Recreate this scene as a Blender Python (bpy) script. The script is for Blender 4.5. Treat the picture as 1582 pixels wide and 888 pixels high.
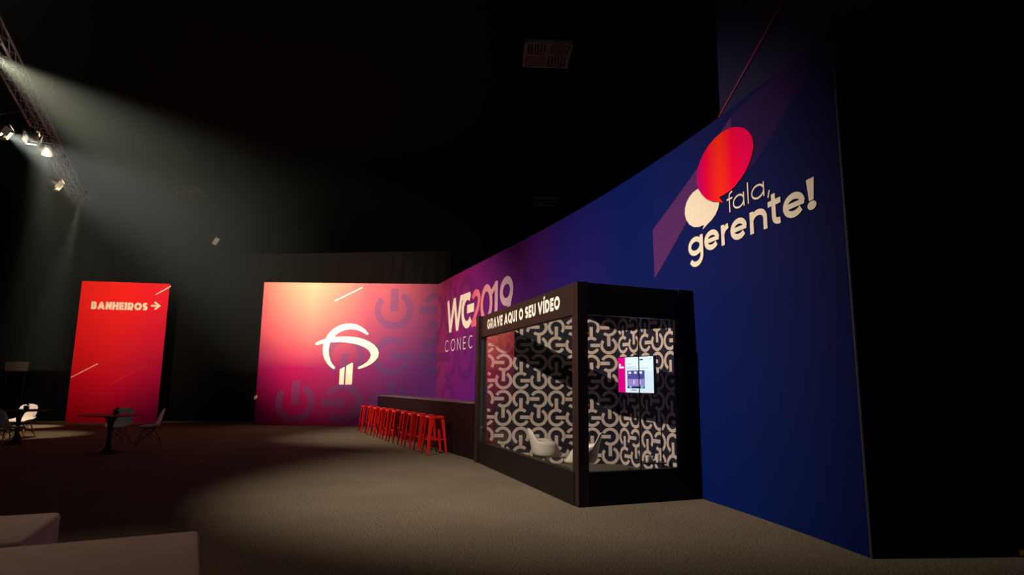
import bpy, bmesh, math, random
import numpy as np
from mathutils import Vector, Matrix

random.seed(7)
PI = math.pi
for o in list(bpy.data.objects):
    bpy.data.objects.remove(o)
scene = bpy.context.scene
COL = scene.collection

# ------------------------------------------------------------------ camera
FPX, PITCH, ROLL, EYE = 950.0, math.radians(9.0), math.radians(0.585), 1.42
_up = Vector((0, -math.sin(PITCH), math.cos(PITCH)))
_fw = Vector((0, math.cos(PITCH), math.sin(PITCH)))
_cr = math.cos(ROLL) * Vector((1, 0, 0)) + math.sin(ROLL) * _up
_cu = -math.sin(ROLL) * Vector((1, 0, 0)) + math.cos(ROLL) * _up
cam_data = bpy.data.cameras.new('camera')
cam_data.sensor_width = 36.0
cam_data.lens = 36.0 * FPX / 1582.0
cam_data.clip_end = 200
cam = bpy.data.objects.new('camera', cam_data)
COL.objects.link(cam)
M = Matrix((( _cr.x, _cu.x, -_fw.x, 0), (_cr.y, _cu.y, -_fw.y, 0), (_cr.z, _cu.z, -_fw.z, EYE), (0, 0, 0, 1)))
cam.matrix_world = M
scene.camera = cam

# ------------------------------------------------------------------ world, exposure
world = bpy.data.worlds.new('world')
scene.world = world
world.use_nodes = True
bg = world.node_tree.nodes['Background']
bg.inputs[0].default_value = (1.0, 0.82, 0.95, 1)
bg.inputs[1].default_value = 0.028
vs = scene.view_settings
vs.view_transform = 'Standard'
vs.look = 'None'
vs.exposure = 0.35
vs.gamma = 1.0
vs.use_curve_mapping = False

# ------------------------------------------------------------------ pixel -> place
def ray(px, py):
    return _fw + _cr * ((px - 791) / FPX) - _cu * ((py - 444) / FPX)

def at_z(px, py, z=0.0):
    r = ray(px, py)
    s = (z - EYE) / r.z
    return Vector((r.x * s, r.y * s, z))

def on_plane(px, py, p0, n):
    r = ray(px, py); o = Vector((0, 0, EYE))
    return o + r * ((p0 - o).dot(n) / r.dot(n))

# the curved backdrop's plan: X as a cubic of Y
def wall_x(y):
    return ((6.66907196e-04 * y - 3.42452956e-02) * y + 1.58656198e-01) * y + 3.11368321
def wall_dx(y):
    return (3 * 6.66907196e-04 * y - 2 * 3.42452956e-02) * y + 1.58656198e-01
def on_wall(px, py):
    r = ray(px, py); lo, hi = 4.0, 22.0
    for _ in range(50):
        m = (lo + hi) / 2
        if r.x / r.y * m < wall_x(m): lo = m
        else: hi = m
    return lo, EYE + r.z / r.y * lo        # (y, z)
_wy = np.linspace(21.4, 4.0, 1500)
_ws = np.concatenate([[0], np.cumsum(np.hypot(np.diff(_wy), np.diff(wall_x(_wy))))])
def wall_s(y): return float(np.interp(-y, -_wy, _ws))
def wall_y(s): return float(np.interp(s, _ws, _wy))
def wall_pt(s, z, off=0.012):
    y = wall_y(s); d = wall_dx(y)
    n = Vector((-1, d, 0)).normalized()     # towards the hall
    return Vector((wall_x(y), y, z)) + n * off
def wall_sz(px, py):
    y, z = on_wall(px, py)
    return wall_s(y), z

# ------------------------------------------------------------------ materials
def new_mat(name):
    m = bpy.data.materials.new(name); m.use_nodes = True
    return m, m.node_tree.nodes, m.node_tree.links, m.node_tree.nodes['Principled BSDF']

def mat(name, col, rough=0.5, metal=0.0, spec=0.5, var=0.12, scale=8.0, bump=0.0, bscale=200.0, emit=None, estr=0.0):
    m, N, L, P = new_mat(name)
    tc = N.new('ShaderNodeTexCoord'); nz = N.new('ShaderNodeTexNoise'); nz.inputs['Scale'].default_value = scale
    L.new(tc.outputs['Object'], nz.inputs['Vector'])
    rp = N.new('ShaderNodeValToRGB')
    rp.color_ramp.elements[0].position = 0.3; rp.color_ramp.elements[1].position = 0.7
    rp.color_ramp.elements[0].color = (*[c * (1 - var) for c in col], 1)
    rp.color_ramp.elements[1].color = (*[min(1, c * (1 + var)) for c in col], 1)
    L.new(nz.outputs['Fac'], rp.inputs[0]); L.new(rp.outputs[0], P.inputs['Base Color'])
    P.inputs['Roughness'].default_value = rough; P.inputs['Metallic'].default_value = metal
    P.inputs['Specular IOR Level'].default_value = spec
    if bump:
        nb = N.new('ShaderNodeTexNoise'); nb.inputs['Scale'].default_value = bscale
        L.new(tc.outputs['Object'], nb.inputs['Vector'])
        b = N.new('ShaderNodeBump'); b.inputs['Strength'].default_value = bump; b.inputs['Distance'].default_value = 0.01
        L.new(nb.outputs['Fac'], b.inputs['Height']); L.new(b.outputs[0], P.inputs['Normal'])
    if emit:
        P.inputs['Emission Color'].default_value = (*emit, 1); P.inputs['Emission Strength'].default_value = estr
    return m

def ramp_node(N, stops):
    r = N.new('ShaderNodeValToRGB'); e = r.color_ramp.elements
    e[0].position, e[0].color = stops[0][0], (*stops[0][1], 1)
    e[1].position, e[1].color = stops[-1][0], (*stops[-1][1], 1)
    for p, c in stops[1:-1]:
        k = e.new(p); k.color = (*c, 1)
    return r

def print_mat(name, axis, lo, hi, stops, axis2=None, lo2=0, hi2=1, stops2=None, mixstops=None, rough=0.6, spec=0.06):
    """printed gradient: ramp along one local axis, optionally blended with a second ramp along another"""
    m, N, L, P = new_mat(name)
    tc = N.new('ShaderNodeTexCoord'); sx = N.new('ShaderNodeSeparateXYZ'); L.new(tc.outputs['Object'], sx.inputs[0])
    def coord(ax, a, b):
        mr = N.new('ShaderNodeMapRange'); mr.inputs[1].default_value = a; mr.inputs[2].default_value = b
        L.new(sx.outputs[ax], mr.inputs[0]); return mr.outputs[0]
    r1 = ramp_node(N, stops); L.new(coord(axis, lo, hi), r1.inputs[0]); out = r1.outputs[0]
    if stops2:
        c2 = coord(axis2, lo2, hi2)
        r2 = ramp_node(N, stops2); L.new(coord(axis, lo, hi), r2.inputs[0])
        mx = N.new('ShaderNodeMix'); mx.data_type = 'RGBA'
        L.new(c2, mx.inputs['Factor']); L.new(r1.outputs[0], mx.inputs['A']); L.new(r2.outputs[0], mx.inputs['B'])
        out = mx.outputs['Result']
    L.new(out, P.inputs['Base Color'])
    P.inputs['Roughness'].default_value = rough; P.inputs['Specular IOR Level'].default_value = spec
    return m

def veil_mat(name, col, alpha, hatch=0.0):
    """thin translucent ink over another print; hatch > 0 breaks it into fine diagonal lines"""
    m, N, L, P = new_mat(name)
    P.inputs['Base Color'].default_value = (*col, 1); P.inputs['Roughness'].default_value = 0.6
    P.inputs['Specular IOR Level'].default_value = 0.2
    P.inputs['Alpha'].default_value = alpha
    if hatch:
        tc = N.new('ShaderNodeTexCoord'); w = N.new('ShaderNodeTexWave'); w.bands_direction = 'DIAGONAL'
        w.inputs['Scale'].default_value = hatch
        L.new(tc.outputs['Object'], w.inputs['Vector'])
        mm = N.new('ShaderNodeMath'); mm.operation = 'MULTIPLY'; mm.inputs[1].default_value = alpha * 1.8
        L.new(w.outputs['Fac'], mm.inputs[0]); L.new(mm.outputs[0], P.inputs['Alpha'])
    return m

def glass_mat():
    m = bpy.data.materials.new('booth_glass'); m.use_nodes = True
    N, L = m.node_tree.nodes, m.node_tree.links
    N.remove(N['Principled BSDF'])
    t = N.new('ShaderNodeBsdfTransparent'); t.inputs[0].default_value = (0.93, 0.94, 0.94, 1)
    g = N.new('ShaderNodeBsdfGlossy'); g.inputs['Roughness'].default_value = 0.0
    f = N.new('ShaderNodeFresnel')
    gm = N.new('ShaderNodeNewGeometry'); mr = N.new('ShaderNodeMapRange')      # same index on both faces of the pane
    mr.inputs[3].default_value = 1.5; mr.inputs[4].default_value = 1 / 1.5
    L.new(gm.outputs['Backfacing'], mr.inputs[0]); L.new(mr.outputs[0], f.inputs[0])
    x = N.new('ShaderNodeMixShader')
    L.new(f.outputs[0], x.inputs[0]); L.new(t.outputs[0], x.inputs[1]); L.new(g.outputs[0], x.inputs[2])
    L.new(x.outputs[0], N['Material Output'].inputs[0])
    return m

def carpet_mat():
    m, N, L, P = new_mat('carpet')
    tc = N.new('ShaderNodeTexCoord')
    a = N.new('ShaderNodeTexNoise'); a.inputs['Scale'].default_value = 55; a.inputs['Detail'].default_value = 4
    b = N.new('ShaderNodeTexNoise'); b.inputs['Scale'].default_value = 0.9; b.inputs['Detail'].default_value = 3
    for n in (a, b): L.new(tc.outputs['Object'], n.inputs['Vector'])
    r = ramp_node(N, [(0.3, (0.055, 0.045, 0.033)), (0.7, (0.235, 0.195, 0.145))]); L.new(a.outputs['Fac'], r.inputs[0])
    r2 = ramp_node(N, [(0.3, (0.82, 0.82, 0.82)), (0.7, (1, 1, 1))]); L.new(b.outputs['Fac'], r2.inputs[0])
    mx = N.new('ShaderNodeMix'); mx.data_type = 'RGBA'; mx.blend_type = 'MULTIPLY'; mx.inputs['Factor'].default_value = 1
    L.new(r.outputs[0], mx.inputs['A']); L.new(r2.outputs[0], mx.inputs['B'])
    L.new(mx.outputs['Result'], P.inputs['Base Color'])
    P.inputs['Roughness'].default_value = 0.95; P.inputs['Specular IOR Level'].default_value = 0.1
    bp = N.new('ShaderNodeBump'); bp.inputs['Strength'].default_value = 0.5; bp.inputs['Distance'].default_value = 0.01
    L.new(a.outputs['Fac'], bp.inputs['Height']); L.new(bp.outputs[0], P.inputs['Normal'])
    return m

MT = dict(
    carpet=carpet_mat(),
    ceiling=mat('ceiling_black', (0.006, 0.006, 0.006), 0.9, spec=0.1),
    drape=mat('black_drape', (0.0035, 0.003, 0.0035), 0.95, spec=0.03, scale=2),
    blackwall=mat('black_wall_cloth', (0.004, 0.004, 0.0055), 0.9, spec=0.1, scale=1.5),
    black=mat('matte_black_board', (0.0045, 0.0035, 0.0035), 0.5, spec=0.2, scale=3),
    blackgloss=mat('black_lacquer', (0.008, 0.008, 0.008), 0.5, spec=0.15),
    blackmetal=mat('black_metal', (0.02, 0.02, 0.02), 0.4, metal=0.6),
    counter=mat('counter_black', (0.005, 0.003, 0.003), 0.5, spec=0.2, scale=3),
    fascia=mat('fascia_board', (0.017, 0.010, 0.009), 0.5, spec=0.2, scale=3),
    countertop=mat('counter_top', (0.09, 0.075, 0.085), 0.35, spec=0.5),
    inkwhite=mat('white_print', (0.82, 0.79, 0.74), 0.6, spec=0.2, var=0.03),
    inkcream=mat('cream_print', (0.82, 0.74, 0.62), 0.6, spec=0.2, var=0.03),
    inkpale=mat('pale_pink_print', (0.75, 0.35, 0.28), 0.6, spec=0.2, var=0.03),
    redstool=mat('red_enamel', (0.62, 0.012, 0.010), 0.22, spec=0.6, var=0.05),
    rubber=mat('rubber_foot', (0.02, 0.015, 0.015), 0.7),
    shell=mat('white_plastic', (0.85, 0.81, 0.81), 0.4, spec=0.4, var=0.03),
    fiberglass=mat('white_fiberglass', (0.78, 0.72, 0.66), 0.35, spec=0.45, var=0.03),
    cushion=mat('grey_seat_pad', (0.10, 0.10, 0.12), 0.8, bump=0.2),
    wood=mat('beech_leg', (0.42, 0.24, 0.12), 0.5, var=0.3, scale=20),
    sofa=mat('pale_upholstery', (0.58, 0.47, 0.46), 0.8, spec=0.15, var=0.06, scale=5, bump=0.25, bscale=350),
    truss_dim=mat('edge_trim_paint', (0.03, 0.026, 0.035), 0.6),
    truss=mat('truss_aluminium', (0.36, 0.30, 0.28), 0.45, metal=0.5, var=0.2),
    fixture=mat('fixture_black', (0.03, 0.03, 0.03), 0.45, metal=0.3),
    flap=mat('fixture_flap', (0.55, 0.50, 0.42), 0.5, metal=0.2),
    lens=mat('lit_lens', (1, 1, 1), 0.3, emit=(1.0, 0.86, 0.66), estr=9.0),
    lensdim=mat('dim_lens', (0.5, 0.5, 0.5), 0.2, emit=(1.0, 0.8, 0.55), estr=1.2),
    motif=mat('pattern_ink', (0.66, 0.54, 0.50), 0.65, spec=0.2, var=0.03),
    boothwall=mat('booth_pattern_ground', (0.016, 0.016, 0.027), 0.6, spec=0.25),
    veil=veil_mat('blue_veil_ink', (0.12, 0.08, 0.34), 0.30),
    veil2=veil_mat('faint_veil_ink', (0.05, 0.02, 0.16), 0.22),
    hatch=veil_mat('hatched_pink_ink', (0.36, 0.07, 0.30), 0.24, hatch=34.0),
    hatch2=veil_mat('hatched_dim_ink', (0.16, 0.03, 0.15), 0.14, hatch=34.0),
    grille=mat('grille_paint', (0.34, 0.26, 0.26), 0.6, var=0.15),
    grilledark=mat('grille_dark', (0.03, 0.028, 0.028), 0.7),
    orange=mat('orange_plastic', (0.95, 0.42, 0.04), 0.5),
    leaf=mat('dark_leaf', (0.03, 0.05, 0.02), 0.5, var=0.3),
    palebox=mat('pale_box', (0.2, 0.19, 0.18), 0.5),
    tan=mat('tan_board', (0.09, 0.06, 0.05), 0.7),
    steel=mat('brushed_steel', (0.35, 0.35, 0.36), 0.35, metal=0.9),
    cup=mat('white_cup', (0.8, 0.78, 0.75), 0.4, var=0.03),
    glass=glass_mat(),
    wood_seam=mat('carpet_seam', (0.03, 0.028, 0.025), 0.95),
)

# ------------------------------------------------------------------ mesh helpers
def tag(o, label=None, cat=None, group=None, kind=None):
    if label: o['label'] = label
    if cat: o['category'] = cat
    if group: o['group'] = group
    if kind: o['kind'] = kind
    return o

def thing(name, loc, label, cat, group=None, rotz=0.0):
    e = bpy.data.objects.new(name, None); COL.objects.link(e)
    e.location = loc; e.rotation_euler = (0, 0, rotz); e.empty_display_size = 0.2
    return tag(e, label, cat, group)

def mobj(name, verts, faces, m, parent=None, local=False, smooth=False):
    if parent is not None and not local:
        o0 = parent['_w'] if '_w' in parent else parent.location
        o0 = Vector(o0)
        verts = [Vector(v) - o0 for v in verts]
    me = bpy.data.meshes.new(name); me.from_pydata([tuple(v) for v in verts], [], [tuple(f) for f in faces]); me.update()
    me.materials.append(m)
    if smooth:
        for p in me.polygons: p.use_smooth = True
    o = bpy.data.objects.new(name, me); COL.objects.link(o)
    if parent is not None: o.parent = parent
    return o

class MB:
    """collects shapes into one mesh"""
    def __init__(s): s.v, s.f = [], []
    def add(s, v, f):
        n = len(s.v); s.v += [Vector(x) for x in v]; s.f += [tuple(i + n for i in q) for q in f]; return s
    def box(s, c, size, rotz=0.0, bevel=0.0, rot=None):
        bm = bmesh.new(); bmesh.ops.create_cube(bm, size=1.0)
        for v in bm.verts: v.co = Vector((v.co.x * size[0], v.co.y * size[1], v.co.z * size[2]))
        if bevel: bmesh.ops.bevel(bm, geom=list(bm.edges), offset=bevel, segments=2, affect='EDGES', profile=0.5)
        R = rot if rot is not None else Matrix.Rotation(rotz, 3, 'Z')
        bm.verts.index_update()
        s.add([R @ v.co + Vector(c) for v in bm.verts], [[v.index for v in f.verts] for f in bm.faces]); bm.free(); return s
    def cyl(s, p0, p1, r0, r1=None, seg=12, caps=True):
        p0, p1 = Vector(p0), Vector(p1); r1 = r0 if r1 is None else r1
        d = (p1 - p0).normalized(); a = d.orthogonal().normalized(); b = d.cross(a)
        v = []
        for k in range(seg):
            t = 2 * PI * k / seg; v.append(p0 + (a * math.cos(t) + b * math.sin(t)) * r0)
        for k in range(seg):
            t = 2 * PI * k / seg; v.append(p1 + (a * math.cos(t) + b * math.sin(t)) * r1)
        f = [(k, (k + 1) % seg, seg + (k + 1) % seg, seg + k) for k in range(seg)]
        if caps: f += [tuple(reversed(range(seg))), tuple(range(seg, 2 * seg))]
        return s.add(v, f)
    def lathe(s, prof, seg=24, c=(0, 0, 0)):
        v, f = [], []
        for r, z in prof:
            for k in range(seg):
                t = 2 * PI * k / seg; v.append(Vector((r * math.cos(t) + c[0], r * math.sin(t) + c[1], z + c[2])))
        for i in range(len(prof) - 1):
            for k in range(seg):
                k2 = (k + 1) % seg; f.append((i * seg + k, i * seg + k2, (i + 1) * seg + k2, (i + 1) * seg + k))
        f += [tuple(reversed(range(seg))), tuple(range((len(prof) - 1) * seg, len(prof) * seg))]
        return s.add(v, f)
    def shell(s, grid, thick):
        """closed sheet from a grid of points, given thickness along its normals"""
        nu, nv = len(grid), len(grid[0]); g = grid
        def nrm(i, j):
            a = g[min(i + 1, nu - 1)][j] - g[max(i - 1, 0)][j]; b = g[i][min(j + 1, nv - 1)] - g[i][max(j - 1, 0)]
            n = a.cross(b); return n.normalized() if n.length > 1e-9 else Vector((0, 0, 1))
        top = [g[i][j] for i in range(nu) for j in range(nv)]
        bot = [g[i][j] - nrm(i, j) * thick for i in range(nu) for j in range(nv)]
        I = lambda i, j: i * nv + j; n = nu * nv; f = []
        for i in range(nu - 1):
            for j in range(nv - 1):
                f.append((I(i, j), I(i + 1, j), I(i + 1, j + 1), I(i, j + 1)))
                f.append((n + I(i, j), n + I(i, j + 1), n + I(i + 1, j + 1), n + I(i + 1, j)))
        for i in range(nu - 1):
            f.append((I(i, 0), n + I(i, 0), n + I(i + 1, 0), I(i + 1, 0)))
            f.append((I(i, nv - 1), I(i + 1, nv - 1), n + I(i + 1, nv - 1), n + I(i, nv - 1)))
        for j in range(nv - 1):
            f.append((I(0, j), I(0, j + 1), n + I(0, j + 1), n + I(0, j)))
            f.append((I(nu - 1, j), n + I(nu - 1, j), n + I(nu - 1, j + 1), I(nu - 1, j + 1)))
        return s.add(top + bot, f)
    def build(s, name, m, parent=None, local=True, smooth=False):
        return mobj(name, s.v, s.f, m, parent, local, smooth)

def smooth_by_angle(o, deg=40):
    me = o.data
    for p in me.polygons: p.use_smooth = True
    try: me.set_sharp_from_angle(angle=math.radians(deg))
    except Exception: pass
    return o

def copy_tree(o, parent=None):
    c = o.copy(); COL.objects.link(c)
    if parent is not None: c.parent = parent
    for ch in list(o.children): copy_tree(ch, c)
    return c

# ------------------------------------------------------------------ flat print: strokes and polygons in (u, v)
class Flat:
    def __init__(s): s.v, s.f = [], []
    def poly(s, pts):
        n = len(s.v); s.v += [tuple(p) for p in pts]; s.f.append(tuple(range(n, n + len(pts)))); return s
    def stroke(s, pts, t, closed=False):
        P = [Vector((p[0], p[1])) for p in pts]; n = len(P); L_, R_ = [], []
        for i in range(n):
            if closed: a, b = P[i - 1], P[(i + 1) % n]
            else: a, b = P[max(i - 1, 0)], P[min(i + 1, n - 1)]
            d0 = (P[i] - a); d1 = (b - P[i])
            d0 = d0.normalized() if d0.length > 1e-9 else d1.normalized()
            d1 = d1.normalized() if d1.length > 1e-9 else d0
            d = d0 + d1
            d = d.normalized() if d.length > 1e-6 else d1
            nn = Vector((-d.y, d.x)); k = 1.0 / max(0.45, abs(nn.dot(Vector((-d1.y, d1.x)))))
            L_.append(P[i] + nn * t / 2 * k); R_.append(P[i] - nn * t / 2 * k)
        m = n if closed else n - 1
        for i in range(m):
            j = (i + 1) % n
            s.poly([R_[i], R_[j], L_[j], L_[i]])
        return s
    def motif(s, cx, cy, pitch, turn, clip=None):
        """ring with a gap and a bar leaving through the gap; turn = quarter turns"""
        ro, ri, bw = pitch * 0.49, pitch * 0.325, pitch * 0.19
        a0, a1 = math.radians(50), math.radians(332); n = 26; a = turn * PI / 2
        quads = []
        for k in range(n):
            t0, t1 = a0 + (a1 - a0) * k / n + a, a0 + (a1 - a0) * (k + 1) / n + a
            quads.append([(cx + r * math.cos(t), cy + r * math.sin(t)) for r, t in ((ri, t0), (ro, t0), (ro, t1), (ri, t1))])
        c, q = math.cos(a), math.sin(a)
        quads.append([(cx + x * c - y * q, cy + x * q + y * c) for x, y in ((-0.04 * pitch, -bw / 2), (0.53 * pitch, -bw / 2), (0.53 * pitch, bw / 2), (-0.04 * pitch, bw / 2))])
        for qd in quads:
            if clip: qd = clip_poly(qd, clip)
            if len(qd) >= 3: s.poly(qd)
        return s
    def sliced(s, step):
        out = Flat()
        for f in s.f:
            p = [s.v[k] for k in f]; lo = min(q[0] for q in p); hi = max(q[0] for q in p)
            k = math.floor(lo / step)
            while k * step < hi:
                c = clip_poly(p, (k * step, (k + 1) * step, -99, 99))
                if len(c) >= 3: out.poly(c)
                k += 1
        return out
    def build(s, name, m, mapper, parent):
        return mobj(name, [mapper(u, v) for u, v in s.v], s.f, m, parent)

def clip_poly(p, box):
    for ax, lim, sg in ((0, box[0], 1), (0, box[1], -1), (1, box[2], 1), (1, box[3], -1)):
        out = []
        for i in range(len(p)):
            a, b = p[i - 1], p[i]
            ia, ib = sg * (a[ax] - lim) >= 0, sg * (b[ax] - lim) >= 0
            if ia != ib:
                t = (lim - a[ax]) / (b[ax] - a[ax]); out.append((a[0] + t * (b[0] - a[0]), a[1] + t * (b[1] - a[1])))
            if ib: out.append(b)
        p = out
        if not p: return []
    return p

def arc(cx, cy, rx, ry, a0, a1, n=22):
    return [(cx + rx * math.cos(math.radians(a0 + (a1 - a0) * k / n)), cy + ry * math.sin(math.radians(a0 + (a1 - a0) * k / n))) for k in range(n + 1)]

def glyph(fl, ch, x, y, w, h, t):
    """geometric sans letter in the box (x, y, w, h) with stroke t"""
    S = lambda pts, closed=False, k=1.0: fl.stroke([(x + p[0], y + p[1]) for p in pts], t * k, closed)
    i = t / 2; cx, cy, rx, ry = w / 2, h / 2, w / 2 - i, h / 2 - i
    if ch == 'O' or ch == 'Q' or ch == '0':
        S(arc(cx, cy, rx, ry, 0, 360, 36)[:-1], True)
        if ch == 'Q': S([(w * 0.55, h * 0.32), (w * 0.97, -h * 0.02)])
    elif ch == 'C': S(arc(cx, cy, rx, ry, 48, 312, 30))
    elif ch == 'G':
        S(arc(cx, cy, rx, ry, 45, 325, 30)); S([(cx + 0.02 * w, cy - i * 0.2), (w, cy - i * 0.2)]); S([(w - i, cy), (w - i, h * 0.2)])
    elif ch == 'A':
        S([(i * .9, 0), (cx, h - i * .4)]); S([(w - i * .9, 0), (cx, h - i * .4)]); S([(w * .22, h * .26), (w * .78, h * .26)], k=.85)
        fl.poly([(x + cx - i, y + h * .93), (x + cx + i, y + h * .93), (x + cx + i * .75, y + h), (x + cx - i * .75, y + h)])
    elif ch == 'V':
        S([(i * .9, h), (cx, i * .4)]); S([(w - i * .9, h), (cx, i * .4)])
        fl.poly([(x + cx - i * .75, y), (x + cx + i * .75, y), (x + cx + i, y + h * .07), (x + cx - i, y + h * .07)])
    elif ch == 'N': S([(i, 0), (i, h)]); S([(w - i, 0), (w - i, h)]); S([(i, h - i * .5), (w - i, i * .5)])
    elif ch == 'H': S([(i, 0), (i, h)]); S([(w - i, 0), (w - i, h)]); S([(i, cy), (w - i, cy)])
    elif ch == 'E':
        S([(i, 0), (i, h)]); S([(i, i), (w, i)]); S([(i, cy), (w * .92, cy)]); S([(i, h - i), (w, h - i)])
    elif ch == 'I': S([(cx, 0), (cx, h)])
    elif ch == 'Í': S([(cx, 0), (cx, h)]); S([(cx - t * .1, h * 1.1), (cx + t * .75, h * 1.3)], k=.8)
    elif ch == 'U': S([(i, h), (i, h * .38)] + arc(cx, h * .38, rx, h * .38 - i, 180, 360, 20) + [(w - i, h)])
    elif ch == 'D':
        S([(i, 0), (i, h)]); S([(i, h - i), (w * .42, h - i)] + arc(w * .42, cy, w * .58 - i, ry, 90, -90, 20) + [(i, i)])
    elif ch == 'R':
        q = h * .27; S([(i, 0), (i, h)]); S([(i, h - i), (w * .55, h - i)] + arc(w * .55, h - i - q, w * .45 - i, q, 90, -90, 14) + [(i, h - i - 2 * q)])
        S([(w * .45, h - i - 2 * q), (w - i, 0)])
    elif ch == 'B':
        q = (h - t) / 4; S([(i, 0), (i, h)])
        S([(i, h - i), (w * .5, h - i)] + arc(w * .5, h - i - q, w * .42 - i, q, 90, -90, 14) + [(i, cy)])
        S([(i, cy), (w * .52, cy)] + arc(w * .52, i + q, w * .48 - i, q, 90, -90, 14) + [(i, i)])
    elif ch == 'S':
        q = (h - t) / 4
        S(arc(cx, h - i - q, rx, q, 25, 270, 18) + arc(cx, i + q, rx, q, 90, -155, 18))
    elif ch == 'e':
        S(arc(cx, cy, rx, ry, 0, 322, 32)); S([(i * 1.2, cy), (w - i * .3, cy)], k=.8)
    elif ch == 'a':
        S(arc(cx, cy, rx, ry, 0, 360, 34)[:-1], True); S([(w - i, 0), (w - i, h)])
    elif ch == 'l': S([(cx, 0), (cx, h)])
    elif ch == 'f':
        S([(w * .42, 0), (w * .42, h * .78)] + arc(w * .42 + w * .42, h * .78, w * .42, h * .22 - i, 180, 80, 10)); S([(0, h * .66), (w * .9, h * .66)])
    elif ch == 'g':
        b = h * .30; hh = h - b
        S(arc(cx - w * .02, b + hh / 2, rx * .97, hh / 2 - i, 0, 360, 34)[:-1], True)
        S([(w - i, h), (w - i, b * .95)] + arc(cx, b * .95, rx, b * .95 + i * .2, 0, -150, 18))
    elif ch == 'r':
        S([(i, 0), (i, h)]); S(arc(i + w * .72, h * .45, w * .72, h * .55 - i, 180, 96, 12))
    elif ch == 'n':
        S([(i, 0), (i, h)]); S(arc(cx, h * .52, rx, h * .48 - i, 180, 0, 20) + [(w - i, 0)])
    elif ch == 't':
        S([(w * .42, h), (w * .42, h * .26)] + arc(w * .42 + w * .36, h * .26, w * .36, h * .26 - i, 180, 285, 10)); S([(0, h * .72), (w * .95, h * .72)], k=.9)
    elif ch == ',': S([(w * .75, h), (w * .2, 0)])
    elif ch == '!':
        fl.poly([(x + 0.02 * w, y + h), (x + 0.9 * w, y + h), (x + .72 * w, y + .30 * h), (x + .22 * w, y + .30 * h)])
        fl.poly([(x + w * .5 + .5 * w * math.cos(a), y + .14 * h + .14 * h * math.sin(a)) for a in [2 * PI * k / 20 for k in range(20)]])

# ------------------------------------------------------------------ the hall
HZ = 9.0
def structure(name, verts, faces, m): return tag(mobj(name, verts, faces, m), kind='structure')
structure('floor', [(-30, -6, 0), (16, -6, 0), (16, 40, 0), (-30, 40, 0)], [(0, 1, 2, 3)], MT['carpet'])
structure('ceiling', [(-30, -6, HZ), (16, -6, HZ), (16, 40, HZ), (-30, 40, HZ)], [(3, 2, 1, 0)], MT['ceiling'])
structure('wall_back', [(-30, 40, 0), (16, 40, 0), (16, 40, HZ), (-30, 40, HZ)], [(0, 3, 2, 1)], MT['drape'])
structure('wall_left', [(-30, -6, 0), (-30, 40, 0), (-30, 40, HZ), (-30, -6, HZ)], [(0, 1, 2, 3)], MT['drape'])

# tall pleated drape across the hall behind the panels
def drape(name, pts, z1, amp, wave, label):
    v, f = [], []; run = 0.0; cols = []
    for a, b in zip(pts[:-1], pts[1:]):
        a, b = Vector(a), Vector(b); d = b - a; n = max(2, int(d.length / (wave / 6)))
        nn = Vector((-d.y, d.x)).normalized()
        for k in range(n):
            t = k / n; p = a + d * t; cols.append(p + nn * amp * math.sin((run + d.length * t) / wave * 2 * PI))
        run += d.length
    for p in cols: v += [(p.x, p.y, 0), (p.x, p.y, z1)]
    m = len(cols)
    for p in cols: v += [(p.x, p.y + 0.03, 0), (p.x, p.y + 0.03, z1)]
    for k in range(m - 1):
        f.append((2 * k, 2 * k + 2, 2 * k + 3, 2 * k + 1)); o = 2 * m
        f.append((o + 2 * k, o + 2 * k + 1, o + 2 * k + 3, o + 2 * k + 2))
        f.append((2 * k + 1, 2 * k + 3, o + 2 * k + 3, o + 2 * k + 1))
    return tag(mobj(name, v, f, MT['drape']), label, 'curtain')
drape('black_drape', [(-24, 21.6), (-15.2, 22.3), (-12.0, 22.9), (-9.9, 23.3), (-2.2, 22.2)], 6.3, 0.03, 0.42,
      'tall black pleated drape behind the red and purple panels')

# ------------------------------------------------------------------ curved printed backdrop
HW = 4.87
Y0, Y1 = 21.25, 5.5
OPEN = (11.9, 8.28)                       # booth opening
cw = thing('curved_backdrop', (wall_x(13.0), 13.0, 0), 'tall curved backdrop wall printed purple to deep blue behind the bar and booth', 'backdrop')
def ripple(y):
    k = max(0.0, min(1.0, (7.3 - y) / 1.2)) * max(0, min(1, (y - 5.5) / .15))
    return 0.0013 * k * math.sin(y * 2 * PI / 0.085)
ys = list(np.linspace(Y0, 12.0, 60)) + [11.9] + list(np.linspace(11.8, 8.4, 30)) + [8.28] + list(np.linspace(8.2, 7.35, 12)) + list(np.arange(7.34, 5.5, -0.0142)) + [5.5]
zs = [0.0, 1.35, 2.72, 3.9, HW]
front, back = [], []
for y in ys:
    d = wall_dx(y); n = Vector((-1, d, 0)).normalized()
    for z in zs:
        rz = ripple(y) * (1.0 if z > 0.5 else 1.6) * (0.35 if z > 4.5 else 1)
        p = Vector((wall_x(y), y, z)); front.append(p + n * rz); back.append(p - n * 0.10)
nz = len(zs); nf = len(front); faces = []
for i in range(len(ys) - 1):
    ym = (ys[i] + ys[i + 1]) / 2; op = OPEN[1] < ym < OPEN[0]
    for j in range(nz - 1):
        if op and j < 2: continue
        a, b, c, e = i * nz + j, (i + 1) * nz + j, (i + 1) * nz + j + 1, i * nz + j + 1
        faces += [(a, b, c, e), (nf + a, nf + e, nf + c, nf + b)]
        if j == nz - 2: faces.append((e, c, nf + c, nf + e))
        if op and j == 2: faces.append((a, nf + a, nf + b, b))
for i, flip in ((0, 1), (len(ys) - 1, 0)):
    for j in range(nz - 1):
        a = i * nz + j; faces.append((a, a + 1, nf + a + 1, nf + a) if flip else (a, nf + a, nf + a + 1, a + 1))
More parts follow.
